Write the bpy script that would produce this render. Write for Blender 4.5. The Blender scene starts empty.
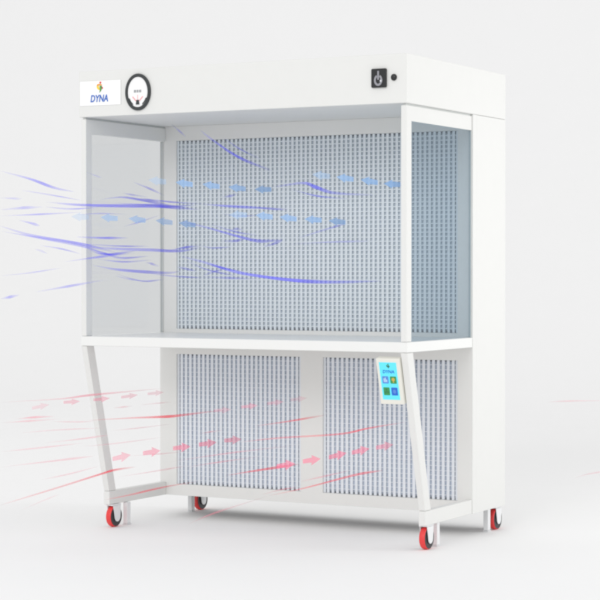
import bpy, bmesh, math, random
from mathutils import Vector, Matrix
random.seed(4)
scene = bpy.context.scene
COL = scene.collection

# ------------------------------------------------------------------ helpers
def link(name, me, mat=None, parent=None):
    o = bpy.data.objects.new(name, me)
    COL.objects.link(o)
    if mat is not None:
        for m in (mat if isinstance(mat, (list, tuple)) else [mat]):
            me.materials.append(m)
    if parent is not None:
        o.parent = parent
    return o

def finish(name, bm, mat=None, parent=None, bevel=0.0, segs=2, smooth=False):
    bmesh.ops.recalc_face_normals(bm, faces=bm.faces)
    me = bpy.data.meshes.new(name)
    bm.to_mesh(me); bm.free()
    o = link(name, me, mat, parent)
    if smooth:
        for p in me.polygons: p.use_smooth = True
    if bevel:
        b = o.modifiers.new('bevel', 'BEVEL')
        b.width = bevel; b.segments = segs; b.limit_method = 'ANGLE'
        b.angle_limit = math.radians(40)
        b.harden_normals = True
        for p in me.polygons: p.use_smooth = True
    return o

def box(bm, x0, x1, y0, y1, z0, z1):
    vs = [bm.verts.new((x, y, z)) for x in (x0, x1) for y in (y0, y1) for z in (z0, z1)]
    for f in ((0,1,3,2),(4,6,7,5),(0,4,5,1),(2,3,7,6),(0,2,6,4),(1,5,7,3)):
        bm.faces.new([vs[i] for i in f])
    return vs

def prism(bm, pts, axis, a0, a1):
    """closed outline pts (2D) swept along an axis from a0 to a1"""
    def P(p, a):
        return {'x': (a, p[0], p[1]), 'y': (p[0], a, p[1]), 'z': (p[0], p[1], a)}[axis]
    v0 = [bm.verts.new(P(p, a0)) for p in pts]
    v1 = [bm.verts.new(P(p, a1)) for p in pts]
    n = len(pts)
    bm.faces.new(v0); bm.faces.new(list(reversed(v1)))
    for i in range(n):
        bm.faces.new([v0[i], v0[(i+1) % n], v1[(i+1) % n], v1[i]])

def ellipse(cx, cy, rx, ry, n=48, a0=0.0, a1=2*math.pi, close=True):
    k = n if close else n + 1
    return [(cx + rx*math.cos(a0 + (a1-a0)*i/n), cy + ry*math.sin(a0 + (a1-a0)*i/n)) for i in range(k)]

def ring(bm, cx, cz, ro, ri, y0, y1, n=64):
    """elliptical ring standing in the XZ plane"""
    L = []
    for (r, y) in ((ro, y1), (ro, y0+0.003), ((ro[0]-.003, ro[1]-.003), y0), ((ri[0]+.003, ri[1]+.003), y0), (ri, y0+0.004), (ri, y1)):
        L.append([bm.verts.new((p[0], y, p[1])) for p in ellipse(cx, cz, r[0], r[1], n)])
    for a, b in zip(L, L[1:] + L[:1]):
        for i in range(n):
            bm.faces.new([a[i], a[(i+1) % n], b[(i+1) % n], b[i]])

def lathe_x(bm, profile, cx, cy, cz, n=40):
    """profile of (x offset, radius) turned about an axis along X"""
    L = []
    for dx, r in profile:
        if r < 1e-6:
            L.append([bm.verts.new((cx+dx, cy, cz))])
        else:
            L.append([bm.verts.new((cx+dx, cy+r*math.cos(2*math.pi*i/n), cz+r*math.sin(2*math.pi*i/n))) for i in range(n)])
    for a, b in zip(L, L[1:]):
        for i in range(n):
            j = (i+1) % n
            if len(a) == 1: bm.faces.new([a[0], b[j], b[i]])
            elif len(b) == 1: bm.faces.new([a[i], a[j], b[0]])
            else: bm.faces.new([a[i], a[j], b[j], b[i]])

def lathe_z(bm, profile, cx, cy, n=24):
    L = []
    for r, z in profile:
        L.append([bm.verts.new((cx+r*math.cos(2*math.pi*i/n), cy+r*math.sin(2*math.pi*i/n), z)) for i in range(n)])
    for a, b in zip(L, L[1:]):
        for i in range(n):
            j = (i+1) % n
            bm.faces.new([a[i], a[j], b[j], b[i]])
    bm.faces.new(L[0]); bm.faces.new(L[-1])

def sheet_with_holes(bm, xs, zs, solid, y0, y1):
    """plate in the XZ plane cut into cells; solid(i,j) says which cells are metal"""
    nx, nz = len(xs)-1, len(zs)-1
    V = {}
    def v(i, j, k):
        if (i, j, k) not in V: V[(i, j, k)] = bm.verts.new((xs[i], (y0, y1)[k], zs[j]))
        return V[(i, j, k)]
    S = lambda i, j: 0 <= i < nx and 0 <= j < nz and solid(i, j)
    for i in range(nx):
        for j in range(nz):
            if not S(i, j): continue
            bm.faces.new([v(i,j,0), v(i+1,j,0), v(i+1,j+1,0), v(i,j+1,0)])
            bm.faces.new([v(i,j,1), v(i,j+1,1), v(i+1,j+1,1), v(i+1,j,1)])
            if not S(i-1, j): bm.faces.new([v(i,j,0), v(i,j+1,0), v(i,j+1,1), v(i,j,1)])
            if not S(i+1, j): bm.faces.new([v(i+1,j,0), v(i+1,j,1), v(i+1,j+1,1), v(i+1,j+1,0)])
            if not S(i, j-1): bm.faces.new([v(i,j,0), v(i,j,1), v(i+1,j,1), v(i+1,j,0)])
            if not S(i, j+1): bm.faces.new([v(i,j+1,0), v(i+1,j+1,0), v(i+1,j+1,1), v(i,j+1,1)])

def text_mesh(body, size, shear=0.0, bold=0.0):
    cu = bpy.data.curves.new('lettering', 'FONT')
    cu.body = body; cu.size = size; cu.shear = shear; cu.offset = bold
    cu.align_x = 'CENTER'; cu.align_y = 'CENTER'; cu.extrude = 0.0006; cu.resolution_u = 4
    o = bpy.data.objects.new('lettering', cu); COL.objects.link(o)
    dg = bpy.context.evaluated_depsgraph_get()
    me = bpy.data.meshes.new_from_object(o.evaluated_get(dg))
    bpy.data.objects.remove(o); bpy.data.curves.remove(cu)
    return me

def wall_text(name, body, size, x, z, y, mat, parent, sx=1.0, **kw):
    """lettering on a face that looks to -Y, baked into place"""
    me = text_mesh(body, size, **kw)
    M = Matrix.Translation((x, y, z)) @ Matrix.Rotation(math.pi/2, 4, 'X') @ Matrix.Diagonal((sx, 1, 1, 1))
    me.transform(M)
    me.materials.clear()
    return link(name, me, mat, parent)

# ---------------------------------------------------------------- materials
def principled(name, col, rough=0.5, metal=0.0, spec=0.5, noise=0.0, nscale=40.0, bump=0.0, bscale=900.0, rnoise=0.0, coat=0.0):
    m = bpy.data.materials.new(name); m.use_nodes = True
    nt = m.node_tree; b = nt.nodes['Principled BSDF']
    b.inputs['Base Color'].default_value = (*col, 1)
    b.inputs['Roughness'].default_value = rough
    b.inputs['Metallic'].default_value = metal
    b.inputs['Specular IOR Level'].default_value = spec
    b.inputs['Coat Weight'].default_value = coat
    tc = nt.nodes.new('ShaderNodeTexCoord')
    if noise:
        n = nt.nodes.new('ShaderNodeTexNoise'); n.inputs['Scale'].default_value = nscale
        n.inputs['Detail'].default_value = 4
        nt.links.new(tc.outputs['Object'], n.inputs['Vector'])
        r = nt.nodes.new('ShaderNodeMapRange')
        r.inputs['To Min'].default_value = 1-noise; r.inputs['To Max'].default_value = 1+noise
        nt.links.new(n.outputs['Fac'], r.inputs['Value'])
        mx = nt.nodes.new('ShaderNodeMix'); mx.data_type = 'RGBA'; mx.blend_type = 'MULTIPLY'
        mx.inputs['Factor'].default_value = 1
        mx.inputs['A'].default_value = (*col, 1)
        nt.links.new(r.outputs['Result'], mx.inputs['B'])
        nt.links.new(mx.outputs['Result'], b.inputs['Base Color'])
        if rnoise:
            r2 = nt.nodes.new('ShaderNodeMapRange')
            r2.inputs['To Min'].default_value = rough-rnoise; r2.inputs['To Max'].default_value = rough+rnoise
            nt.links.new(n.outputs['Fac'], r2.inputs['Value'])
            nt.links.new(r2.outputs['Result'], b.inputs['Roughness'])
    if bump:
        n2 = nt.nodes.new('ShaderNodeTexNoise'); n2.inputs['Scale'].default_value = bscale
        nt.links.new(tc.outputs['Object'], n2.inputs['Vector'])
        bp = nt.nodes.new('ShaderNodeBump'); bp.inputs['Strength'].default_value = bump; bp.inputs['Distance'].default_value = .001
        nt.links.new(n2.outputs['Fac'], bp.inputs['Height'])
        nt.links.new(bp.outputs['Normal'], b.inputs['Normal'])
    return m

def emissive(name, col, strength):
    m = principled(name, tuple(c*.3 for c in col), .25)
    b = m.node_tree.nodes['Principled BSDF']
    b.inputs['Emission Color'].default_value = (*col, 1)
    b.inputs['Emission Strength'].default_value = strength
    return m

WHITE = principled('white powder coat', (.758, .76, .742), .42, noise=.012, nscale=14, bump=.12, rnoise=.06)
TABLE = principled('white worktop enamel', (.82, .825, .81), .3, noise=.01, nscale=10, bump=.06)
GRILLE = principled('pale blue grey grille', (.71, .76, .795), .4, noise=.03, nscale=30)
PREGRILLE = principled('pale lavender grey grille', (.75, .785, .83), .4, noise=.03, nscale=30)
MEDIA = principled('blue grey filter media', (.65, .71, .765), .8, noise=.12, nscale=60)
PREMEDIA = principled('grey filter media', (.63, .69, .78), .8, noise=.12, nscale=60)
SLOT = principled('dark slot', (.20, .22, .25), .7)
UNDER = principled('dark underside for deeper shadow', (.10, .10, .10), .6)  # kept dark only to cut bounced light below the housing
GASKET_SHADE = principled('grey gasket', (.60, .62, .61), .7, noise=.05)  # rear pane seal, and the shade line under the header
PLATE = principled('white label film', (.93, .93, .93), .3)
BLACK = principled('black plastic', (.012, .013, .014), .35, noise=.1)
BEZEL = principled('charcoal gauge plastic', (.035, .04, .042), .35, noise=.1)
DIAL = principled('white dial card', (.9, .9, .9), .4)
GREYINK = principled('grey ink', (.35, .36, .37), .5)
REDINK = principled('pale red ink', (.85, .42, .44), .5)
SYMBOL = principled('grey metal symbol', (.30, .30, .33), .3)
SILVER = principled('bright metal', (.75, .75, .78), .25, metal=.6)
BLUEINK = principled('blue ink', (.05, .16, .55), .4)
BLUEPALE = principled('sky blue ink', (.15, .42, .85), .4)
ORANGE = principled('orange ink', (.85, .35, .03), .4)
YELLOW = principled('yellow ink', (.9, .65, .05), .4)
REDLOGO = principled('red ink', (.72, .06, .05), .4)
GREENLOGO = principled('green ink', (.12, .33, .08), .4)
TYRE = principled('red polyurethane tyre', (.80, .05, .05), .4, noise=.08, nscale=90)
HUB = principled('dark grey wheel hub', (.035, .035, .038), .5, noise=.1)
FORKM = principled('white castor housing', (.80, .81, .82), .35, noise=.02)
STEEL = principled('zinc plated steel', (.62, .63, .65), .35, metal=.7, noise=.05)
SCREENB = principled('ivory screen bezel', (.80, .79, .72), .4, noise=.01)
CYAN = emissive('lit cyan display', (.13, .80, .98), .75)
ICO_BLUE = emissive('lit periwinkle icon', (.11, .30, .80), .6)
ICO_GREEN = emissive('lit green icon', (.05, .36, .10), .55)
ICO_DEEP = emissive('lit blue icon', (.02, .16, .72), .6)
ICO_WHITE = emissive('lit white glyph', (.55, .75, .95), .7)
ICO_ORANGE = emissive('lit orange glyph', (.75, .50, .10), .6)
ICO_DARK = emissive('lit dark green mark', (.05, .22, .12), .4)
STUDIO = principled('seamless studio paper', (.89, .89, .89), .75, spec=.2, noise=.006, nscale=3)

def glass_material(name, tint):
    m = bpy.data.materials.new(name); m.use_nodes = True
    nt = m.node_tree; nt.nodes.clear()
    out = nt.nodes.new('ShaderNodeOutputMaterial')
    tr = nt.nodes.new('ShaderNodeBsdfTransparent'); tr.inputs['Color'].default_value = tint
    gl = nt.nodes.new('ShaderNodeBsdfGlossy'); gl.inputs['Roughness'].default_value = .03
    gl.inputs['Color'].default_value = (.9, .95, 1, 1)
    mx = nt.nodes.new('ShaderNodeMixShader')
    mx.inputs['Fac'].default_value = .045
    nt.links.new(tr.outputs['BSDF'], mx.inputs[1]); nt.links.new(gl.outputs['BSDF'], mx.inputs[2])
    nt.links.new(mx.outputs['Shader'], out.inputs['Surface'])
    return m
GLASS = glass_material('clear side glass', (.875, .882, .885, 1))
GLASS_BLUE = glass_material('blue tinted side glass', (.805, .85, .88, 1))

def air_material(name, col):
    """thin coloured mist: opacity comes from the mesh (streak ends thin out) and from the object's own alpha"""
    m = bpy.data.materials.new(name); m.use_nodes = True
    nt = m.node_tree; b = nt.nodes['Principled BSDF']
    b.inputs['Base Color'].default_value = (*col, 1)
    b.inputs['Roughness'].default_value = .8
    b.inputs['Specular IOR Level'].default_value = .1
    at = nt.nodes.new('ShaderNodeAttribute'); at.attribute_name = 'mist'
    oi = nt.nodes.new('ShaderNodeObjectInfo')
    mu = nt.nodes.new('ShaderNodeMath'); mu.operation = 'MULTIPLY'
    nt.links.new(at.outputs['Fac'], mu.inputs[0]); nt.links.new(oi.outputs['Alpha'], mu.inputs[1])
    nt.links.new(mu.outputs[0], b.inputs['Alpha'])
    return m
AIR_BLUE = air_material('blue clean air', (.17, .16, 1.0))
AIR_RED = air_material('red room air', (.95, .09, .14))
AIR_PINK = air_material('pink room air', (.98, .30, .40))
ARROW_BLUE = air_material('sky blue arrow', (.40, .65, 1.0))
ARROW_PINK = air_material('rose pink arrow', (1.0, .23, .38))

# ------------------------------------------------------------------ setting
def build_backdrop():
    bm = bmesh.new()
    R, y0, yw = 7.0, -14.0, 14.0
    prof = [(y0, 0.0), (-6.0, 0.0), (0.0, 0.0), (yw - R, 0.0)]
    for i in range(1, 17):
        a = math.pi/2*i/16
        prof.append((yw - R + R*math.sin(a), R - R*math.cos(a)))
    prof.append((yw, 16.0))
    xs = (-24.0, 24.0)
    rows = [[bm.verts.new((x, y, z)) for x in xs] for y, z in prof]
    for a, b in zip(rows, rows[1:]):
        bm.faces.new([a[0], a[1], b[1], b[0]])
    o = finish('backdrop', bm, STUDIO, smooth=True)
    # normals up / towards the camera
    o['kind'] = 'structure'
    o['label'] = 'seamless pale grey studio floor sweeping up into the background'
build_backdrop()

# ------------------------------------------------------------------ cabinet
W, D = 1.576, 1.005
ZT, ZH, T1, T0, R1, R0, YP = 2.0, 1.802, .853, .811, .162, .102, .649
cab = bpy.data.objects.new('laminar_flow_cabinet', None); COL.objects.link(cab)
cab['label'] = 'white laminar flow cabinet on red castors with a perforated back wall and glass sides'
cab['category'] = 'laminar cabinet'

# header (fan housing) with the gauge, name plate and switch on its front
bm = bmesh.new(); box(bm, 0, W, 0, D, ZH, ZT)
header = finish('header', bm, WHITE, cab, bevel=.004)

# rear housing behind the filters
bm = bmesh.new(); box(bm, 0.0005, W-.0005, .6887, D-.001, R0, ZH-.001)
finish('rear_housing', bm, WHITE, cab, bevel=.0006, segs=1)

bm = bmesh.new(); box(bm, .035, 1.541, .74, .99, R0-.006, R0-.0006)  # added unseen dark plate, deepens the shadow on the floor
finish('shadow_plate', bm, UNDER, cab)

# front plate of the rear housing, cut open for the three filters
GX = (.0895, .742, .853, 1.5045)
GZ = (.154, .754, .871, 1.735)
xs = [0.0005, GX[0], GX[1], GX[2], GX[3], W-.0005]
zs = [R0, GZ[0], GZ[1], GZ[2], GZ[3], ZH-.0004]
def solid(i, j):
    if j == 1: return i in (0, 2, 4)
    if j == 3: return i in (0, 4)
    return True
bm = bmesh.new(); sheet_with_holes(bm, xs, zs, solid, YP, .6885)
finish('filter_wall', bm, WHITE, cab, bevel=.0004, segs=1)

def grille(x0, x1, z0, z1, pitch, bar, rpitch, rbar, m_bar, m_media, nm):
    bm = bmesh.new()
    n = round((x1-x0)/pitch); p = (x1-x0)/n
    e = .0006
    for i in range(n+1):
        c = x0 + i*p
        a, b = max(x0+e, c-bar/2), min(x1-e, c+bar/2)
        if i == 0: b = x0 + bar*.9
        if i == n: a = x1 - bar*.9
        box(bm, a, b, YP+.008, YP+.013, z0+e, z1-e)
    k = round((z1-z0)/rpitch); q = (z1-z0)/k
    for j in range(1, k):
        c = z0 + j*q
        box(bm, x0+e, x1-e, YP+.0095, YP+.0125, c-rbar/2, c+rbar/2)
    g = finish(nm, bm, m_bar, cab)
    bm = bmesh.new()
    # pleated media behind the grille
    m = n*2; pts_f = []
    for i in range(m+1):
        x = x0+e + (x1-x0-2*e)*i/m
        pts_f.append((x, YP+.0142 if i % 2 == 0 else YP+.019))
    outline = pts_f + [(x1-e, YP+.036), (x0+e, YP+.036)]
    prism(bm, outline, 'z', z0+e, z1-e)
    finish('filter_media', bm, m_media, g)
    # dark sealing frame behind the grille's edge
    bm = bmesh.new()
    sheet_with_holes(bm, [x0+e, x0+.006, x1-.006, x1-e], [z0+e, z0+.0095, z1-.0075, z1-e], lambda i, j: not (i == 1 and j == 1), YP+.0132, YP+.0140)
    finish('seal_frame', bm, SLOT, g)
    return g
grille(GX[0], GX[3], GZ[2], GZ[3], .0224, .0114, .0186, .0052, GRILLE, MEDIA, 'filter_grille')
grille(GX[0], GX[1], GZ[0], GZ[1], .0230, .0126, .0210, .0028, PREGRILLE, PREMEDIA, 'filter_grille')
grille(GX[2], GX[3], GZ[0], GZ[1], .0230, .0126, .0210, .0028, PREGRILLE, PREMEDIA, 'filter_grille')

# worktop
bm = bmesh.new(); box(bm, .0040, 1.5752, .007, YP-.0008, T0, T1)
finish('worktop', bm, TABLE, cab, bevel=.0035)

# side windows: painted frame (front stile + top rail) and one pane
def side_window(x0, x1, glass, xc):
    bm = bmesh.new()
    z0, zt, zg = T1+.0008, ZH-.0075, 1.733
    ya, yb, yc = .0085, .054, YP-.0012
    prism(bm, [(ya, z0), (yb, z0), (yb, zg), (yc, zg), (yc, zt), (ya, zt)], 'x', x0, x1)
    w = finish('side_window', bm, WHITE, cab, bevel=.002)
    bm = bmesh.new()
    box(bm, xc-.003, xc+.003, yb+.0006, yc-.0045, z0+.0005, zg-.0006)
    finish('pane', bm, glass, w)
    bm = bmesh.new(); box(bm, xc-.006, xc+.006, yc-.004, yc-.0003, z0+.0005, zg-.0006)
    box(bm, x0+.006, x1-.006, ya+.006, yc, zt+.0003, ZH-.0004)  # added grey strip filling the slot, imitates the header's shadow line
    finish('gasket_and_shade', bm, GASKET_SHADE, w)
    return w
side_window(.006, .031, GLASS, .0125)
side_window(1.545, 1.5705, GLASS_BLUE, 1.5640)

# slanted front legs and base rails
for x0, x1 in ((.0045, .0325), (1.543, 1.5725)):
    bm = bmesh.new()
    prism(bm, [(.0085, T0-.0008), (.066, T0-.0008), (.236, R1+.0006), (.181, R1+.0006)], 'x', x0, x1)
    finish('leg', bm, WHITE, cab, bevel=.003)
    bm = bmesh.new(); box(bm, x0-.001, x1+.001, .181, YP-.0008, R0, R1)
    finish('base_rail', bm, WHITE, cab, bevel=.003)

# castors
def castor(cx, cy, turn):
    r = .0475
    bm = bmesh.new()                                    # housing: plate, king pin cap and two cheeks
    box(bm, cx-.019, cx+.017, cy-.034, cy+.034, R0-.0065, R0-.0005)
    lathe_z(bm, [(.018, R0-.0068), (.018, R0-.0085)], cx, cy)
    for s in (-1, 1):
        pts = [(cy-.030, R0-.0068), (cy+.030, R0-.0068)]
        pts += [(cy+.004*turn + .022*math.cos(a), r-.002 + .022*math.sin(a)) for a in [0-math.pi*i/12 for i in range(13)]]
        a0 = cx + s*.0165
        prism(bm, pts, 'x', a0-.0016, a0+.0016)
    fk = finish('castor', bm, FORKM, cab, bevel=.0012, segs=1)
    bm = bmesh.new()
    w = .0125
    lathe_x(bm, [(-w, r*.90), (-w, r*.945), (-w*.8, r*.985), (-w*.3, r), (w*.3, r), (w*.8, r*.985), (w, r*.945), (w, r*.90)], cx, cy, r)
    finish('tyre', bm, TYRE, fk, smooth=True)
    bm = bmesh.new()
    lathe_x(bm, [(-w-.0015, 0), (-w-.0015, r*.30), (-w+.002, r*.36), (-w+.001, r*.80), (-w-.0008, r*.88), (-w-.0006, r*.93), (-w+.004, r*.90),
                 (w-.004, r*.90), (w+.0006, r*.93), (w+.0008, r*.88), (w-.001, r*.80), (w-.002, r*.36), (w+.0015, r*.30), (w+.0015, 0)], cx, cy, r)
    finish('hub', bm, HUB, fk)
for cx, cy, fy, turn in ((1.552, .237, .338, 1), (.026, .228, .320, 1), (1.549, .957, .868, 1), (.030, .957, .868, 1)):
    castor(cx, cy, turn)
    bm = bmesh.new()                                    # levelling foot beside each castor
    fx = min(max(cx, .034), 1.548)
    box(bm, fx-.011, fx+.011, fy-.014, fy+.014, .006, R0-.0008)
    box(bm, fx-.013, fx+.013, fy-.017, fy+.017, .0005, .0055)
    finish('levelling_foot', bm, FORKM, cab, bevel=.0015, segs=1)

# name plate with the maker's mark, in the header's left corner
bm = bmesh.new(); box(bm, .007, .219, -.0032, -.0004, 1.850, 1.956)
plate = finish('name_plate', bm, PLATE, cab, bevel=.001, segs=1)
yf = -.0042
wall_text('lettering', 'DYNA', .042, .108, 1.8785, yf, BLUEINK, plate, sx=.78, shear=.18, bold=.0009)
def blob(name, pts, mat, parent, y0=-.0048, y1=-.0034):
    bm = bmesh.new(); prism(bm, pts, 'y', y0, y1)
    return finish(name, bm, mat, parent)
def mark(x, z, s, parent, mats, place):
    """small running-figure emblem: a head over three swept strokes"""
    shapes = [
        (ellipse(.10, .93, .16, .14, 16), mats[0]),
        ([(-.55,.45),(-.40,.72),(.0,.76),(.40,.62),(.30,.50),(.0,.55),(-.30,.50)], mats[1]),
        ([(-.55,.42),(-.25,.47),(-.08,.20),(.02,-.12),(-.22,-.10),(-.45,.10)], mats[2]),
        ([(-.02,.50),(.32,.47),(.42,.15),(.22,-.25),(-.06,-.52),(.02,-.12)], mats[3]),
        ([(.25,.42),(.55,.20),(.50,-.02),(.36,.12)], mats[0]),
    ]
    for pts, m in shapes:
        place('emblem', [(x + s*a, z + s*b) for a, b in pts], m, parent)
mark(.112, 1.920, .030, plate, (REDLOGO, ORANGE, YELLOW, GREENLOGO), blob)

# round pressure gauge
GXC, GZC = .3085, 1.899
bm = bmesh.new(); ring(bm, GXC, GZC, (.0635, .0785), (.0495, .0640), -.011, .0005)
gauge = finish('pressure_gauge', bm, BEZEL, cab, smooth=False)
bm = bmesh.new(); prism(bm, ellipse(GXC, GZC, .0500, .0645, 56), 'y', -.0065, -.0005)
dial = finish('dial', bm, DIAL, gauge)
bm = bmesh.new()
for k in range(13):                                     # scale ticks
    a = math.radians(205 - k*230/12)
    l = .010 if k % 3 == 0 else .006
    ca, sa = math.cos(a), math.sin(a)
    p = [(GXC + (.043)*ca*1.0, GZC + .054*sa), (GXC + (.043-l)*ca, GZC + (.054-l)*sa)]
    n = (-sa*.0009, ca*.0009)
    prism(bm, [(p[0][0]+n[0], p[0][1]+n[1]), (p[0][0]-n[0], p[0][1]-n[1]), (p[1][0]-n[0], p[1][1]-n[1]), (p[1][0]+n[0], p[1][1]+n[1])], 'y', -.0128, -.0118)
finish('scale', bm, GREYINK, dial) if False else bm.free()
bm = bmesh.new()
for x0, x1 in ((-.019, -.008), (-.005, .004), (.007, .018)):
    box(bm, GXC+x0, GXC+x1, -.0072, -.0064, GZC-.002, GZC+.009)
finish('dial_marking', bm, GREYINK, gauge)
bm = bmesh.new()
for s in (-1, 1):                                       # red end marks beside the pivot
    prism(bm, [(GXC+s*.024, GZC-.018), (GXC+s*.028, GZC-.021), (GXC+s*.010, GZC-.040), (GXC+s*.007, GZC-.036)], 'y', -.0073, -.0064)
box(bm, GXC-.0012, GXC+.0012, -.0075, -.0064, GZC-.034, GZC-.012)
finish('pointer', bm, REDINK, gauge)
bm = bmesh.new()
prism(bm, [(GXC-.009, GZC-.0535), (GXC+.009, GZC-.0535), (GXC+.006, GZC-.034), (GXC-.006, GZC-.034)], 'y', -.0085, -.0064)
finish('pivot_cover', bm, BEZEL, gauge)
for s in (-1, 1):
    bm = bmesh.new()
    pts = [(GXC+s*.0495*math.cos(t), GZC-.062*math.sin(t)) for t in [math.radians(24+38*i/10) for i in range(11)]]
    pts += [(GXC+s*.0455*math.cos(t), GZC-.0575*math.sin(t)) for t in [math.radians(58-30*i/6) for i in range(7)]]
    prism(bm, pts, 'y', -.0082, -.0064)
    finish('lower_shroud', bm, BEZEL, gauge)

# power switch and black button
def rounded(x0, x1, z0, z1, r, n=6):
    pts = []
    for cx, cz, a0 in ((x1-r, z1-r, 0), (x0+r, z1-r, 90), (x0+r, z0+r, 180), (x1-r, z0+r, 270)):
        for i in range(n+1):
            a = math.radians(a0 + 90*i/n); pts.append((cx + r*math.cos(a), cz + r*math.sin(a)))
    return pts
bm = bmesh.new(); prism(bm, rounded(1.4215, 1.4875, 1.867, 1.9425, .005), 'y', -.010, -.0004)
sw = finish('power_switch', bm, BLACK, cab, bevel=.0015, segs=2)
sx, sz = 1.4535, 1.899
bm = bmesh.new()
o_ = ellipse(sx, sz-.003, .0185, .0225, 40, math.radians(115), math.radians(425), False)
i_ = ellipse(sx, sz-.003, .0105, .0140, 40, math.radians(425), math.radians(115), False)
prism(bm, o_ + i_, 'y', -.0116, -.0101)
box(bm, sx-.0038, sx+.0038, -.0116, -.0101, sz-.001, sz+.034)
finish('power_symbol', bm, SYMBOL, sw)
bm = bmesh.new(); prism(bm, ellipse(sx+.012, sz-.006, .0042, .0048, 16), 'y', -.0128, -.0117)
finish('indicator_dot', bm, SILVER, sw)
bm = bmesh.new()
for r, y in ((.0128, -.0004),):
    L = []
    for rr, yy in ((.0128, -.0004), (.0128, -.004), (.0105, -.0085), (.006, -.0105)):
        L.append([bm.verts.new((p[0], yy, p[1])) for p in ellipse(1.5187, 1.9055, rr, rr*1.06, 28)])
    for a, b in zip(L, L[1:]):
        for i in range(28): bm.faces.new([a[i], a[(i+1) % 28], b[(i+1) % 28], b[i]])
    bm.faces.new(L[0]); bm.faces.new(L[-1])
finish('push_button', bm, BLACK, cab, smooth=True)

# control screen fixed beside the right leg, tilted with it
tilt = math.atan2(.181-.0085, T0-R1)
SM = Matrix.Translation((1.436, .0085, T0)) @ Matrix.Rotation(tilt, 4, 'X')
# local: x to the right, z up along the leg, -y out of the front
def local(o):
    o.data.transform(SM); return o
bm = bmesh.new(); prism(bm, rounded(0, .1045, -.214, -.022, .004), 'y', -.012, .016)
scr = local(finish('control_screen', bm, SCREENB, cab, bevel=.002, segs=2))
bm = bmesh.new(); box(bm, .0125, .0885, -.0132, -.0121, -.194, -.038)
disp = local(finish('display', bm, CYAN, scr))
def icon(name, x, z, w, h, mat, glyph, gm):
    bm = bmesh.new(); prism(bm, rounded(x-w/2, x+w/2, z-h/2, z+h/2, .003), 'y', -.0140, -.0133)
    o = local(finish(name, bm, mat, scr))
    bm = bmesh.new()
    for g in glyph:
        prism(bm, [(x+w*a, z+h*b) for a, b in g], 'y', -.0146, -.0141)
    local(finish('icon_glyph', bm, gm, scr))
bars = [[(-.28,-.3),(-.12,-.3),(-.12,.2),(-.28,.2)], [(-.06,-.3),(.08,-.3),(.08,.32),(-.06,.32)], [(.14,-.3),(.28,-.3),(.28,.05),(.14,.05)]]
bulb = [[(.26*math.cos(a), .08+.24*math.sin(a)) for a in [2*math.pi*i/14 for i in range(14)]], [(-.1,-.34),(.1,-.34),(.1,-.19),(-.1,-.19)]]
fan = [[(0,0),(.10,.34),(-.16,.30)], [(0,0),(.25,-.26),(.34,-.02)], [(0,0),(-.33,-.06),(-.20,-.30)]]
gear = [[(.30*math.cos(a)*(1 if i % 2 else .72), .30*math.sin(a)*(1 if i % 2 else .72)) for i, a in enumerate([2*math.pi*k/16 for k in range(16)])]]
icon('icon', .0335, -.111, .0275, .0300, ICO_BLUE, bars, ICO_WHITE)
icon('icon', .0685, -.111, .0275, .0300, ICO_GREEN, bulb, ICO_ORANGE)
icon('icon', .0335, -.159, .0275, .0330, ICO_GREEN, fan, ICO_DARK)
icon('icon', .0685, -.159, .0275, .0330, ICO_DEEP, gear, ICO_BLUE)
me = text_mesh('DYNA', .0185, shear=.15, bold=.0004)
me.transform(Matrix.Translation((.0505, -.0137, -.077)) @ Matrix.Rotation(math.pi/2, 4, 'X'))
me.materials.clear()
local(link('lettering', me, ICO_DEEP, scr))
def sblob(name, pts, mat, parent):
    return local(blob(name, pts, mat, parent, -.0142, -.0133))
mark(.052, -.057, .0135, scr, (ICO_DARK, ICO_GREEN, ICO_DARK, ICO_DARK), sblob)

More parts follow.
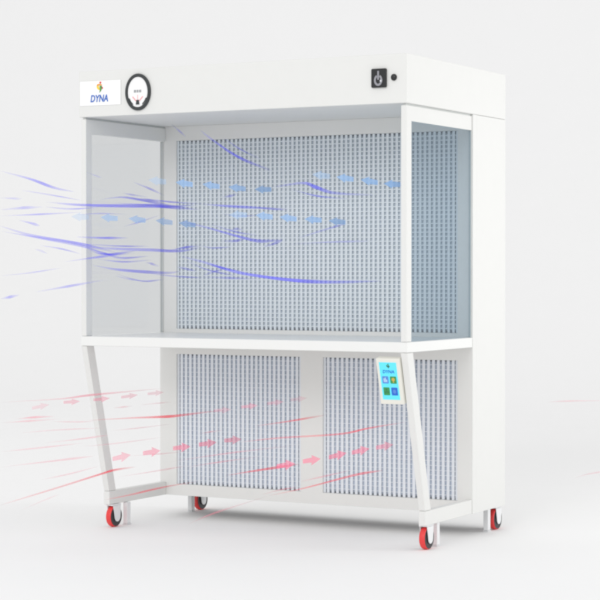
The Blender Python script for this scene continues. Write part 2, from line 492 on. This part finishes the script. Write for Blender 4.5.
# ------------------------------------------------------- air flow in the scene
STREAKS = [
    ('b', [(0.435, -1.134, 1.51), (0.363, -0.849, 1.493), (0.31, -0.61, 1.468), (0.274, -0.42, 1.46)], 0.0075, 0.55, 'long blue airflow streak falling to the right, uppermost of those left of the cabinet'),
    ('b', [(0.446, -1.149, 1.364), (0.387, -0.92, 1.379), (0.343, -0.73, 1.388)], 0.0071, 0.3, 'faint level blue streak at the far left edge of the picture'),
    ('b', [(0.397, -0.791, 1.405), (0.332, -0.468, 1.404), (0.259, 0.009, 1.415), (0.228, 0.294, 1.428), (0.207, 0.58, 1.423)], 0.0094, 0.8, 'thickest blue streak crossing the clear left side window, nearly level'),
    ('b', [(0.174, 0.074, 1.453), (0.146, 0.34, 1.448), (0.129, 0.55, 1.432)], 0.0103, 0.6, 'blue streak merging from above into the thickest streak on the left window'),
    ('b', [(0.164, 0.175, 1.526), (0.148, 0.337, 1.502), (0.136, 0.48, 1.476)], 0.0066, 0.45, 'short blue streak dropping steeply across the upper left side window'),
    ('b', [(0.785, -0.277, 1.406), (0.749, 0.104, 1.406), (0.726, 0.58, 1.41)], 0.0075, 0.65, 'level blue streak just under the upper left row of pale arrows'),
    ('b', [(0.402, -0.98, 1.331), (0.375, -0.865, 1.322), (0.353, -0.77, 1.313)], 0.0071, 0.4, 'short blue dash outside the cabinet, under the level streak at far left'),
    ('b', [(0.42, -1.115, 1.305), (0.348, -0.83, 1.277), (0.252, -0.353, 1.248), (0.2, -0.02, 1.218)], 0.0089, 0.6, 'long blue streak sloping from the far left edge down to the left post'),
    ('b', [(0.254, -0.385, 1.276), (0.217, -0.157, 1.276), (0.181, 0.11, 1.28)], 0.0075, 0.6, 'level blue streak beginning at the left post below the lower pale arrows'),
    ('b', [(0.272, -0.496, 1.173), (0.214, -0.153, 1.196), (0.171, 0.18, 1.215)], 0.0061, 0.45, 'blue streak rising gently to the right across the left post'),
    ('b', [(0.397, -0.506, 1.233), (0.347, -0.201, 1.228), (0.311, 0.085, 1.227), (0.284, 0.37, 1.225), (0.27, 0.58, 1.245)], 0.0099, 0.65, 'wavy blue streak over the lower left window, thick at its right end'),
    ('b', [(0.262, -0.296, 1.162), (0.22, -0.01, 1.141), (0.175, 0.418, 1.128), (0.163, 0.58, 1.136)], 0.0085, 0.6, 'sagging blue streak over the left window, lowest bold one there'),
    ('b', [(0.454, -1.16, 1.032), (0.428, -1.065, 1.038), (0.404, -0.97, 1.045)], 0.0071, 0.4, 'short blue dash at the far left edge, lowest of all blue streaks'),
    ('b', [(0.338, -0.778, 1.054), (0.272, -0.454, 1.075), (0.218, -0.13, 1.098)], 0.0066, 0.38, 'blue streak rising toward the left post, lowest one touching it'),
    ('b', [(0.178, 0.068, 1.327), (0.158, 0.24, 1.353), (0.141, 0.43, 1.388)], 0.0052, 0.35, 'thin blue streak climbing to the right through the lower left pale arrows'),
    ('b', [(0.765, -0.382, 1.332), (0.739, -0.163, 1.316), (0.71, 0.17, 1.281), (0.698, 0.361, 1.266), (0.691, 0.58, 1.274)], 0.0094, 0.7, 'blue streak sloping from the lower left pale arrows into the filter middle'),
    ('b', [(1.364, -1.353, 1.187), (1.311, -1.068, 1.161), (1.267, -0.782, 1.129), (1.215, -0.306, 1.101), (1.192, 0.075, 1.091), (1.184, 0.58, 1.093)], 0.0103, 0.8, 'long blue streak sweeping along the lower filter, longest on the grille'),
    ('b', [(0.68, -0.106, 1.718), (0.667, 0.037, 1.678), (0.649, 0.275, 1.623), (0.635, 0.58, 1.581)], 0.0089, 0.7, 'blue streak falling from the cabinet ceiling across the upper filter'),
    ('b', [(0.196, 0.437, 1.796), (0.191, 0.504, 1.773), (0.186, 0.58, 1.746)], 0.0056, 0.4, 'short faint blue streak at the top left corner of the upper filter frame'),
    ('b', [(1.187, -0.391, 1.462), (1.164, -0.106, 1.489), (1.158, 0.009, 1.478), (1.15, 0.199, 1.46), (1.146, 0.58, 1.464)], 0.0103, 0.7, 'wavy blue streak under the upper right row of pale arrows'),
    ('b', [(0.467, 0.428, 1.463), (0.463, 0.504, 1.47), (0.46, 0.58, 1.482)], 0.0066, 0.45, 'short blue dash under the upper left pale arrows on the grille'),
    ('b', [(1.016, 0.123, 1.273), (1.006, 0.428, 1.32), (1.005, 0.58, 1.341)], 0.0066, 0.4, 'blue streak rising to the last arrow of the lower middle row'),
    ('b', [(0.507, 0.361, 1.268), (0.5, 0.475, 1.269), (0.496, 0.58, 1.28)], 0.0089, 0.5, 'short thick blue dash on the grille, left of the filter middle'),
    ('b', [(0.697, 0.39, 1.241), (0.693, 0.485, 1.255), (0.691, 0.58, 1.274)], 0.0089, 0.5, 'short blue dash forking under the right end of the sloping filter streak'),
    ('b', [(1.157, -0.201, 1.243), (1.136, 0.18, 1.256), (1.131, 0.58, 1.266)], 0.0056, 0.3, 'faint level blue streak on the right half of the upper filter'),
    ('b', [(0.619, 0.009, 1.111), (0.598, 0.275, 1.106), (0.583, 0.58, 1.101)], 0.0066, 0.35, 'faint level blue streak just below the long sweeping filter streak'),
    ('b', [(0.398, 0.37, 1.114), (0.392, 0.475, 1.132), (0.386, 0.58, 1.145)], 0.0066, 0.45, 'short blue streak joining the long sweeping filter streak from below'),
    ('b', [(0.192, -0.007, 1.115), (0.176, 0.117, 1.102), (0.162, 0.25, 1.092)], 0.0056, 0.3, 'short faint blue streak under the sagging streak on the left window'),
    ('b', [(0.363, -0.823, 1.222), (0.348, -0.757, 1.215), (0.333, -0.69, 1.204)], 0.0056, 0.2, 'very faint blue dash outside the cabinet below the long sloping streak'),
    ('b', [(0.153, 0.287, 1.176), (0.147, 0.354, 1.168), (0.141, 0.43, 1.155)], 0.0066, 0.4, 'short blue dash above the right end of the sagging window streak'),
    ('b', [(0.256, 0.39, 1.154), (0.25, 0.475, 1.146), (0.244, 0.58, 1.136)], 0.0075, 0.45, 'short blue dash at the left edge of the grille below the wavy window streak'),
    ('b', [(0.498, 0.428, 1.313), (0.494, 0.504, 1.323), (0.491, 0.58, 1.32)], 0.0066, 0.4, 'small blue dash on the grille above the sloping filter streak'),
    ('b', [(0.247, -0.302, 1.547), (0.234, -0.226, 1.538), (0.223, -0.15, 1.529)], 0.0047, 0.2, 'very faint blue dash just inside the left post, high on the window'),
    ('b', [(0.454, -1.16, 1.408), (0.429, -1.064, 1.41), (0.4, -0.95, 1.412)], 0.0056, 0.22, 'very faint blue dash at the far left edge, between two clearer streaks'),
    ('b', [(0.209, -0.146, 1.221), (0.183, 0.044, 1.193), (0.152, 0.33, 1.203)], 0.0071, 0.5, 'blue streak curving between the wavy and the sagging window streaks'),
    ('b', [(0.182, 0.062, 1.474), (0.171, 0.158, 1.469), (0.155, 0.31, 1.465)], 0.0052, 0.35, 'thin blue dash above the merging streaks on the left window'),
    ('b', [(0.209, -0.145, 1.439), (0.177, 0.093, 1.456), (0.15, 0.35, 1.442)], 0.0056, 0.6, 'thin arching blue streak just above the thickest streak on the left window'),
    ('b', [(0.286, -0.557, 1.257), (0.239, -0.3, 1.236), (0.205, -0.08, 1.207), (0.181, 0.11, 1.215)], 0.0071, 0.6, 'blue streak dipping through the left post beside the long sloping one'),
    ('b', [(0.233, -0.277, 1.228), (0.208, -0.115, 1.207), (0.17, 0.19, 1.224)], 0.0061, 0.6, 'thin blue streak bowing downward between wavy and sagging window streaks'),
    ('b', [(0.183, 0.013, 1.124), (0.155, 0.26, 1.092), (0.136, 0.47, 1.098)], 0.0052, 0.55, 'thin blue streak bowing under the sagging window streak, near its right end'),
    ('b', [(0.724, 0.266, 1.408), (0.716, 0.418, 1.406), (0.711, 0.58, 1.406)], 0.0052, 0.5, 'short blue dash extending the level streak on the filter to the right'),
    ('b', [(0.327, -0.125, 1.404), (0.289, 0.199, 1.416), (0.26, 0.58, 1.415)], 0.0075, 0.75, 'blue streak doubling the thickest streak from below at the filter edge'),
    ('b', [(0.324, -0.704, 1.39), (0.275, -0.457, 1.389), (0.23, -0.19, 1.403)], 0.0047, 0.45, 'thin blue streak just outside the left post under the thickest streak'),
    ('b', [(0.274, 0.142, 1.427), (0.256, 0.332, 1.422), (0.239, 0.58, 1.436)], 0.0061, 0.7, 'short dark blue streak where the thickest streak reaches the grille'),
    ('b', [(0.283, 0.256, 1.224), (0.268, 0.447, 1.242), (0.26, 0.58, 1.25)], 0.0066, 0.65, 'short blue dash lifting off the right end of the wavy window streak'),
    ('b', [(0.524, 0.19, 1.171), (0.512, 0.351, 1.15), (0.501, 0.58, 1.13)], 0.0066, 0.75, 'short dark blue core inside the long sweeping filter streak'),
    ('b', [(0.446, 0.275, 1.248), (0.438, 0.39, 1.238), (0.428, 0.58, 1.244)], 0.0052, 0.45, 'thin blue dash on the grille between sloping and sweeping filter streaks'),
    ('b', [(0.254, -0.385, 1.367), (0.217, -0.157, 1.379), (0.181, 0.11, 1.382)], 0.0042, 0.3, 'very thin faint blue streak just above the lower left pale arrows'),
    ('b', [(0.337, -0.749, 1.237), (0.293, -0.54, 1.225), (0.255, -0.33, 1.203)], 0.0047, 0.4, 'thin blue streak outside the left post under the long sloping one'),
    ('b', [(0.604, 0.199, 1.38), (0.593, 0.37, 1.376), (0.584, 0.58, 1.386)], 0.0042, 0.35, 'thin faint blue dash behind the lower middle row of pale arrows'),
    ('r', [(0.438, -1.141, 0.568), (0.365, -0.856, 0.554), (0.304, -0.57, 0.541)], 0.0042, 0.35, 'thin faint pink streak at the far left edge under the short pink dash'),
    ('r', [(0.372, -0.93, 0.513), (0.288, -0.549, 0.495), (0.217, -0.13, 0.471)], 0.0038, 0.3, 'very thin pink streak halfway up the slanted left leg'),
    ('r', [(0.428, -1.13, 0.458), (0.335, -0.749, 0.44), (0.253, -0.33, 0.424)], 0.0042, 0.35, 'thin pink streak left of the cabinet, halfway between top and bottom rows'),
    ('r', [(0.187, -0.04, 0.451), (0.153, 0.245, 0.443), (0.127, 0.55, 0.439)], 0.0038, 0.32, 'thin pink streak inside the open left leg frame under the bold red one'),
    ('r', [(0.246, -0.068, 0.259), (0.21, 0.237, 0.251), (0.183, 0.58, 0.247)], 0.0042, 0.4, 'thin pink streak low inside the open left leg frame'),
    ('r', [(0.634, -0.144, 0.326), (0.604, 0.18, 0.318), (0.582, 0.58, 0.31)], 0.0038, 0.4, 'thin pink streak on the left grille below its middle arrows'),
    ('r', [(0.329, -0.741, 0.312), (0.271, -0.456, 0.308), (0.223, -0.17, 0.314)], 0.0042, 0.35, 'thin pink streak outside the cabinet above the steep red one'),
    ('b', [(0.431, -1.13, 1.342), (0.338, -0.749, 1.359), (0.256, -0.33, 1.38)], 0.0042, 0.4, 'very thin blue streak outside the left post between thick streak and lower pale arrows'),
    ('b', [(0.269, -0.144, 1.423), (0.225, 0.218, 1.424), (0.196, 0.58, 1.41)], 0.0047, 0.6, 'fine blue strand peeling downward from the thickest streak near the grille'),
    ('b', [(0.335, -0.03, 1.447), (0.304, 0.256, 1.439), (0.281, 0.58, 1.44)], 0.0047, 0.6, 'fine blue strand riding on top of the thickest streak at the grille edge'),
    ('b', [(0.428, -1.126, 1.286), (0.326, -0.707, 1.263), (0.24, -0.25, 1.228)], 0.0047, 0.5, 'fine blue strand running parallel under the long sloping streak from the far left'),
    ('b', [(0.233, -0.299, 1.249), (0.188, 0.006, 1.244), (0.152, 0.33, 1.246)], 0.0047, 0.55, 'fine blue strand above the wavy window streak'),
    ('b', [(0.214, -0.183, 1.187), (0.178, 0.083, 1.176), (0.15, 0.35, 1.186)], 0.0047, 0.5, 'fine blue strand between the crossing streaks low on the left window'),
    ('b', [(0.335, 0.047, 1.124), (0.309, 0.313, 1.112), (0.291, 0.58, 1.105)], 0.0052, 0.5, 'fine blue strand joining the sagging window streak to the grille'),
    ('b', [(0.481, 0.104, 1.179), (0.464, 0.313, 1.141), (0.449, 0.58, 1.114)], 0.0047, 0.6, 'fine blue strand hugging the underside of the long sweeping filter streak'),
    ('b', [(0.613, 0.085, 1.335), (0.595, 0.332, 1.306), (0.583, 0.58, 1.292)], 0.0047, 0.5, 'fine blue strand above the sloping filter streak'),
    ('b', [(0.604, 0.199, 1.71), (0.593, 0.37, 1.668), (0.584, 0.58, 1.631)], 0.0042, 0.5, 'fine blue strand above the streak that falls from the cabinet ceiling'),
    ('b', [(1.052, -0.01, 1.471), (1.04, 0.256, 1.451), (1.034, 0.58, 1.449)], 0.0047, 0.5, 'fine blue strand under the wavy streak by the upper right arrows'),
    ('b', [(0.439, -1.14, 1.118), (0.366, -0.855, 1.129), (0.301, -0.55, 1.149)], 0.0038, 0.28, 'very faint thin blue streak outside the cabinet above the lowest rising one'),
    ('b', [(0.382, -0.94, 1.447), (0.317, -0.654, 1.439), (0.256, -0.33, 1.426)], 0.0042, 0.35, 'thin faint blue streak outside the left post above the thickest streak'),
    ('r', [(0.401, -1.092, 0.641), (0.269, -0.521, 0.618), (0.221, -0.254, 0.616), (0.166, 0.146, 0.61), (0.136, 0.46, 0.606)], 0.0052, 0.6, 'long pink streak running above the top row of pink arrows'),
    ('r', [(0.4, -0.991, 0.572), (0.356, -0.81, 0.565), (0.315, -0.62, 0.555)], 0.0052, 0.55, 'short pink dash outside the cabinet left of the slanted left leg'),
    ('r', [(0.54, -0.715, 0.553), (0.471, -0.315, 0.534), (0.434, -0.03, 0.519), (0.418, 0.123, 0.513), (0.399, 0.351, 0.511), (0.385, 0.58, 0.509)], 0.0071, 0.9, 'bold red streak entering the left lower grille at its upper part'),
    ('r', [(0.311, -0.649, 0.536), (0.265, -0.41, 0.517), (0.233, -0.22, 0.505)], 0.0042, 0.3, 'faint pink level streak reaching the front of the left leg'),
    ('r', [(0.196, -0.03, 0.549), (0.184, 0.065, 0.547), (0.172, 0.16, 0.546)], 0.0047, 0.35, 'short faint pink dash just right of the slanted left leg'),
    ('r', [(0.153, 0.245, 0.544), (0.139, 0.398, 0.542), (0.127, 0.55, 0.539)], 0.0042, 0.3, 'faint pink dash in front of the left side of the lower back panel'),
    ('r', [(0.316, -0.689, 0.454), (0.251, -0.356, 0.442), (0.207, -0.07, 0.437)], 0.0047, 0.4, 'pink streak rising gently to the middle of the left leg'),
    ('r', [(0.424, -1.125, 0.4), (0.31, -0.649, 0.377), (0.232, -0.22, 0.36)], 0.0052, 0.4, 'pink streak from the far left edge ending at the lower left leg'),
    ('r', [(0.409, -1.105, 0.254), (0.277, -0.534, 0.262), (0.212, -0.153, 0.276), (0.192, -0.01, 0.281), (0.168, 0.19, 0.276)], 0.0071, 0.9, 'long red streak rising steeply from the far left to the left leg'),
    ('r', [(0.387, -0.951, 0.216), (0.343, -0.76, 0.228), (0.303, -0.57, 0.239)], 0.0038, 0.2, 'very faint pink streak low at the left below the steep red one'),
    ('r', [(0.354, -0.325, 0.193), (0.319, -0.087, 0.188), (0.282, 0.247, 0.188), (0.258, 0.58, 0.182)], 0.0052, 0.7, 'red streak running along the left base rail to the grille corner'),
    ('r', [(0.668, -0.191, 0.094), (0.642, 0.075, 0.113), (0.613, 0.58, 0.133)], 0.0047, 0.4, 'pale red streak rising from the floor behind the back left castor'),
    ('r', [(1.24, -0.525, 0.277), (1.209, -0.172, 0.272), (1.19, 0.304, 0.28), (1.189, 0.58, 0.276)], 0.0061, 0.8, 'red streak crossing the bottom gap between both lower grilles'),
    ('r', [(0.778, 0.237, 0.182), (0.77, 0.409, 0.185), (0.766, 0.58, 0.181)], 0.0047, 0.5, 'short red dash at the bottom right corner of the left lower grille'),
    ('r', [(1.047, 0.066, 0.265), (1.037, 0.323, 0.266), (1.034, 0.58, 0.269)], 0.0047, 0.45, 'pink streak low on the strip between grilles, above the red crossing one'),
    ('r', [(0.815, -0.125, 0.298), (0.79, 0.199, 0.291), (0.776, 0.58, 0.283)], 0.0071, 0.9, 'bright pink streak leading into the lowest row of pink arrows'),
    ('r', [(1.395, -1.001, 0.525), (1.345, -0.62, 0.51), (1.302, -0.049, 0.482), (1.293, 0.237, 0.486), (1.294, 0.58, 0.488)], 0.0056, 0.75, 'long red streak spanning from the left grille to the control screen leg'),
    ('r', [(0.935, -0.087, 0.503), (0.915, 0.237, 0.501), (0.906, 0.58, 0.505)], 0.0056, 0.7, 'red streak ending on the strip between grilles near mid height'),
    ('r', [(0.87, -0.639, 0.4), (0.8, -0.068, 0.385), (0.766, 0.58, 0.367)], 0.0038, 0.35, 'faint pink streak across the left lower grille under the middle arrows'),
    ('r', [(0.4, 0.332, 0.419), (0.392, 0.447, 0.42), (0.385, 0.58, 0.419)], 0.0042, 0.4, 'short faint pink dash above the middle arrows on the left grille'),
    ('r', [(0.233, -0.33, 0.407), (0.177, 0.051, 0.392), (0.134, 0.48, 0.385)], 0.0038, 0.3, 'very faint pink streak through the open left leg frame above mid arrows'),
    ('r', [(0.257, 0.009, 0.343), (0.226, 0.294, 0.327), (0.205, 0.58, 0.316)], 0.0038, 0.3, 'very faint pink streak at the left edge of the left lower grille'),
    ('k', [(1.488, 1.7, 0.515), (1.613, 1.7, 0.524), (1.792, 1.7, 0.531)], 0.0047, 0.3, 'faint pink streak in the air behind the cabinet at right'),
    ('k', [(1.634, 1.7, 0.161), (1.704, 1.7, 0.184), (1.792, 1.7, 0.202)], 0.0047, 0.3, 'faint pink streak low behind the cabinet at the right edge'),
]
ARROW_ROWS = [
    ('b', [(0.729, -0.509, 1.491), (0.694, -0.252, 1.492), (0.666, 0.005, 1.494), (0.647, 0.252, 1.493), (0.634, 0.5, 1.496)], [0.35, 0.85, 0.85, 0.9, 1.0], 'upper left row'),
    ('b', [(1.284, -0.176, 1.514), (1.272, 0.052, 1.513), (1.267, 0.281, 1.51), (1.266, 0.5, 1.506)], [0.4, 0.85, 0.95, 1.1], 'upper right row'),
    ('b', [(0.368, -0.519, 1.354), (0.321, -0.243, 1.357), (0.284, 0.024, 1.357), (0.257, 0.281, 1.354), (0.24, 0.5, 1.348)], [0.3, 0.65, 0.7, 0.7, 0.9], 'lower left row'),
    ('b', [(1.06, -0.443, 1.354), (1.035, -0.195, 1.356), (1.019, 0.033, 1.354), (1.007, 0.271, 1.353), (1.002, 0.5, 1.35)], [0.4, 0.8, 0.85, 0.9, 0.95], 'lower middle row'),
    ('r', [(0.308, -0.705, 0.6), (0.25, -0.41, 0.599), (0.203, -0.124, 0.593), (0.168, 0.142, 0.59), (0.144, 0.39, 0.589)], [0.25, 0.45, 0.5, 0.42, 0.35], 'top row'),
    ('r', [(0.593, -0.557, 0.4), (0.55, -0.271, 0.395), (0.516, 0.014, 0.39), (0.494, 0.262, 0.387), (0.48, 0.5, 0.384)], [0.5, 0.65, 0.75, 0.75, 0.65], 'middle row'),
    ('r', [(1.273, -0.443, 0.39), (1.253, -0.195, 0.387), (1.24, 0.052, 0.386), (1.234, 0.271, 0.387), (1.233, 0.5, 0.388)], [0.8, 0.8, 0.8, 0.75, 0.6], 'lowest row'),
    ('r', [(0.86, -0.224, 0.574), (0.837, 0.033, 0.574), (0.822, 0.281, 0.574), (0.815, 0.5, 0.577)], [0.25, 0.4, 0.3, 0.25], 'row on the upper left grille'),
]

def density(me, vals):
    a = me.attributes.new('mist', 'FLOAT', 'POINT')
    a.data.foreach_set('value', vals)

def catmull(P, n):
    P = [Vector(p) for p in P]
    Q = [P[0]*2-P[1]] + P + [P[-1]*2-P[-2]]
    out = []
    for i in range(1, len(Q)-2):
        p0, p1, p2, p3 = Q[i-1:i+3]
        for k in range(n):
            t = k/n
            out.append(.5*((2*p1)+(p2-p0)*t+(2*p0-5*p1+4*p2-p3)*t*t+(3*p1-p0-3*p2+p3)*t**3))
    out.append(P[-1]); return out

def make_streak(kind, pts, r, strength, label):
    C = catmull(pts, 10); n = len(C); k = 8
    bm = bmesh.new(); dens = []; rows = []
    peak = random.uniform(.45, .75)
    for i, c in enumerate(C):
        t = i/(n-1)
        T = (C[min(i+1, n-1)]-C[max(i-1, 0)]).normalized()
        A = T.cross(Vector((0, 0, 1))).normalized(); B = A.cross(T).normalized()
        e = (t/peak) if t < peak else (1-t)/(1-peak)
        e = max(0.0, min(1.0, e))
        env = e**.6
        rad = r*(.72 if kind == 'b' else .76)*(.15+.85*env)*(1+.12*math.sin(7*t+peak*20))
        rows.append([bm.verts.new(c + (A*math.cos(2*math.pi*j/k)*.8 + B*math.sin(2*math.pi*j/k))*rad) for j in range(k)])
        dens += [(.05+.95*e**.8)*(.85+.15*math.sin(11*t+peak*30))]*k
    for a, b in zip(rows, rows[1:]):
        for j in range(k): bm.faces.new([a[j], a[(j+1) % k], b[(j+1) % k], b[j]])
    bm.faces.new(rows[0]); bm.faces.new(list(reversed(rows[-1])))
    mat = AIR_BLUE if kind == 'b' else (AIR_RED if kind == 'r' and strength > .6 else AIR_PINK)
    o = finish('airflow_streak', bm, mat, smooth=True)
    density(o.data, dens)
    o.color = (1, 1, 1, strength*(STREAK_B if kind == 'b' else STREAK_R))
    o['label'] = label; o['category'] = 'air streak'
    o['group'] = 'blue streaks of clean air' if kind == 'b' else 'red streaks of drawn in air'
    return o
STREAK_B, STREAK_R = .70, .62
for row in STREAKS: make_streak(*row)

ORD = ['first', 'second', 'third', 'fourth', 'fifth']
def arrow_bm(L, h, tail):
    """flat arrow in the local YZ plane, pointing along -Y, tail at +Y"""
    bm = bmesh.new()
    hl = L*.52
    pts = [(-L/2, 0), (-L/2+hl, h/2), (-L/2+hl*.92, tail/2), (L/2, tail*.42), (L/2, -tail*.42), (-L/2+hl*.92, -tail/2), (-L/2+hl, -h/2)]
    prism(bm, pts, 'x', -.0025, .0025)
    return bm
def arrow_master(kind):
    bm = arrow_bm(.160, .037, .024) if kind == 'b' else arrow_bm(.165, .040, .020)
    if kind == 'r':
        bmesh.ops.rotate(bm, verts=bm.verts, cent=(0, 0, 0), matrix=Matrix.Rotation(math.pi, 3, 'Z'))
    o = finish('airflow_arrow', bm, ARROW_BLUE if kind == 'b' else ARROW_PINK, bevel=.002, segs=2)
    density(o.data, [1.0]*len(o.data.vertices))
    return o
masters = {}
for kind, pts, strengths, rowname in ARROW_ROWS:
    n = len(pts)
    for i, (p, s) in enumerate(zip(pts, strengths)):
        if kind not in masters:
            o = masters[kind] = arrow_master(kind)
        else:
            o = masters[kind].copy(); COL.objects.link(o)
        o.location = p
        a = Vector(pts[max(i-1, 0)]); b = Vector(pts[min(i+1, n-1)]); d = b-a
        o.rotation_euler = (math.atan2(d.z, math.hypot(d.x, d.y)) + random.uniform(-.03, .03), 0, -math.atan2(d.x, d.y))
        o.scale = (1, .95, .66) if rowname in ('top row', 'row on the upper left grille') else (1, 1, 1)
        o.color = (1, 1, 1, s*(.48 if kind == 'b' else .46))
        col = 'pale blue left-pointing' if kind == 'b' else 'pink right-pointing'
        o['label'] = '%s airflow arrow, %s from the left in the %s' % (col, ORD[i], rowname)
        o['category'] = 'arrow'
        o['group'] = 'blue arrows of outgoing air' if kind == 'b' else 'pink arrows of incoming air'

# ------------------------------------------------------------------ lighting
world = bpy.data.worlds.new('World'); scene.world = world
world.use_nodes = True
bg = world.node_tree.nodes['Background']
bg.inputs['Color'].default_value = (1.0, 1.0, 1.0, 1)
bg.inputs['Strength'].default_value = .93

def area(name, loc, target, size, power):
    l = bpy.data.lights.new(name, 'AREA'); l.shape = 'RECTANGLE'
    l.size, l.size_y = size; l.energy = power
    o = bpy.data.objects.new(name, l); COL.objects.link(o)
    o.location = loc
    d = Vector(target)-Vector(loc)
    o.rotation_euler = d.to_track_quat('-Z', 'Y').to_euler()
    return o
area('front_softbox', (2.5, -16, 8), (.8, 1.5, 1.2), (8, 6), 620)
sl = area('side_softbox', (7.4, 3.0, 1.8), (1.5, .6, 1.5), (1.6, 1.6), 17)
sl.data.spread = math.radians(64)

# -------------------------------------------------------------------- camera
cam = bpy.data.cameras.new('camera'); co = bpy.data.objects.new('camera', cam); COL.objects.link(co)
yaw, pitch, roll = -.4996, -.0144, -.0005
Fv = Vector((math.sin(yaw)*math.cos(pitch), math.cos(yaw)*math.cos(pitch), math.sin(pitch)))
Rv = Vector((math.cos(yaw), -math.sin(yaw), 0)); Uv = Rv.cross(Fv)
M = Matrix((Rv, Uv, -Fv)).transposed().to_4x4()
M.translation = Vector((4.9837, -7.129, 1.1347))
co.matrix_world = M
cam.sensor_width = 36; cam.sensor_fit = 'HORIZONTAL'
cam.lens = 36*1990/600
cam.clip_end = 200
scene.camera = co

scene.render.engine = 'CYCLES'
scene.view_settings.view_transform = 'Standard'
scene.view_settings.look = 'None'
scene.view_settings.exposure = .02
scene.view_settings.gamma = 1
scene.cycles.filter_width = 2.8
scene.cycles.transparent_max_bounces = 32
scene.cycles.max_bounces = 12
scene.cycles.diffuse_bounces = 8
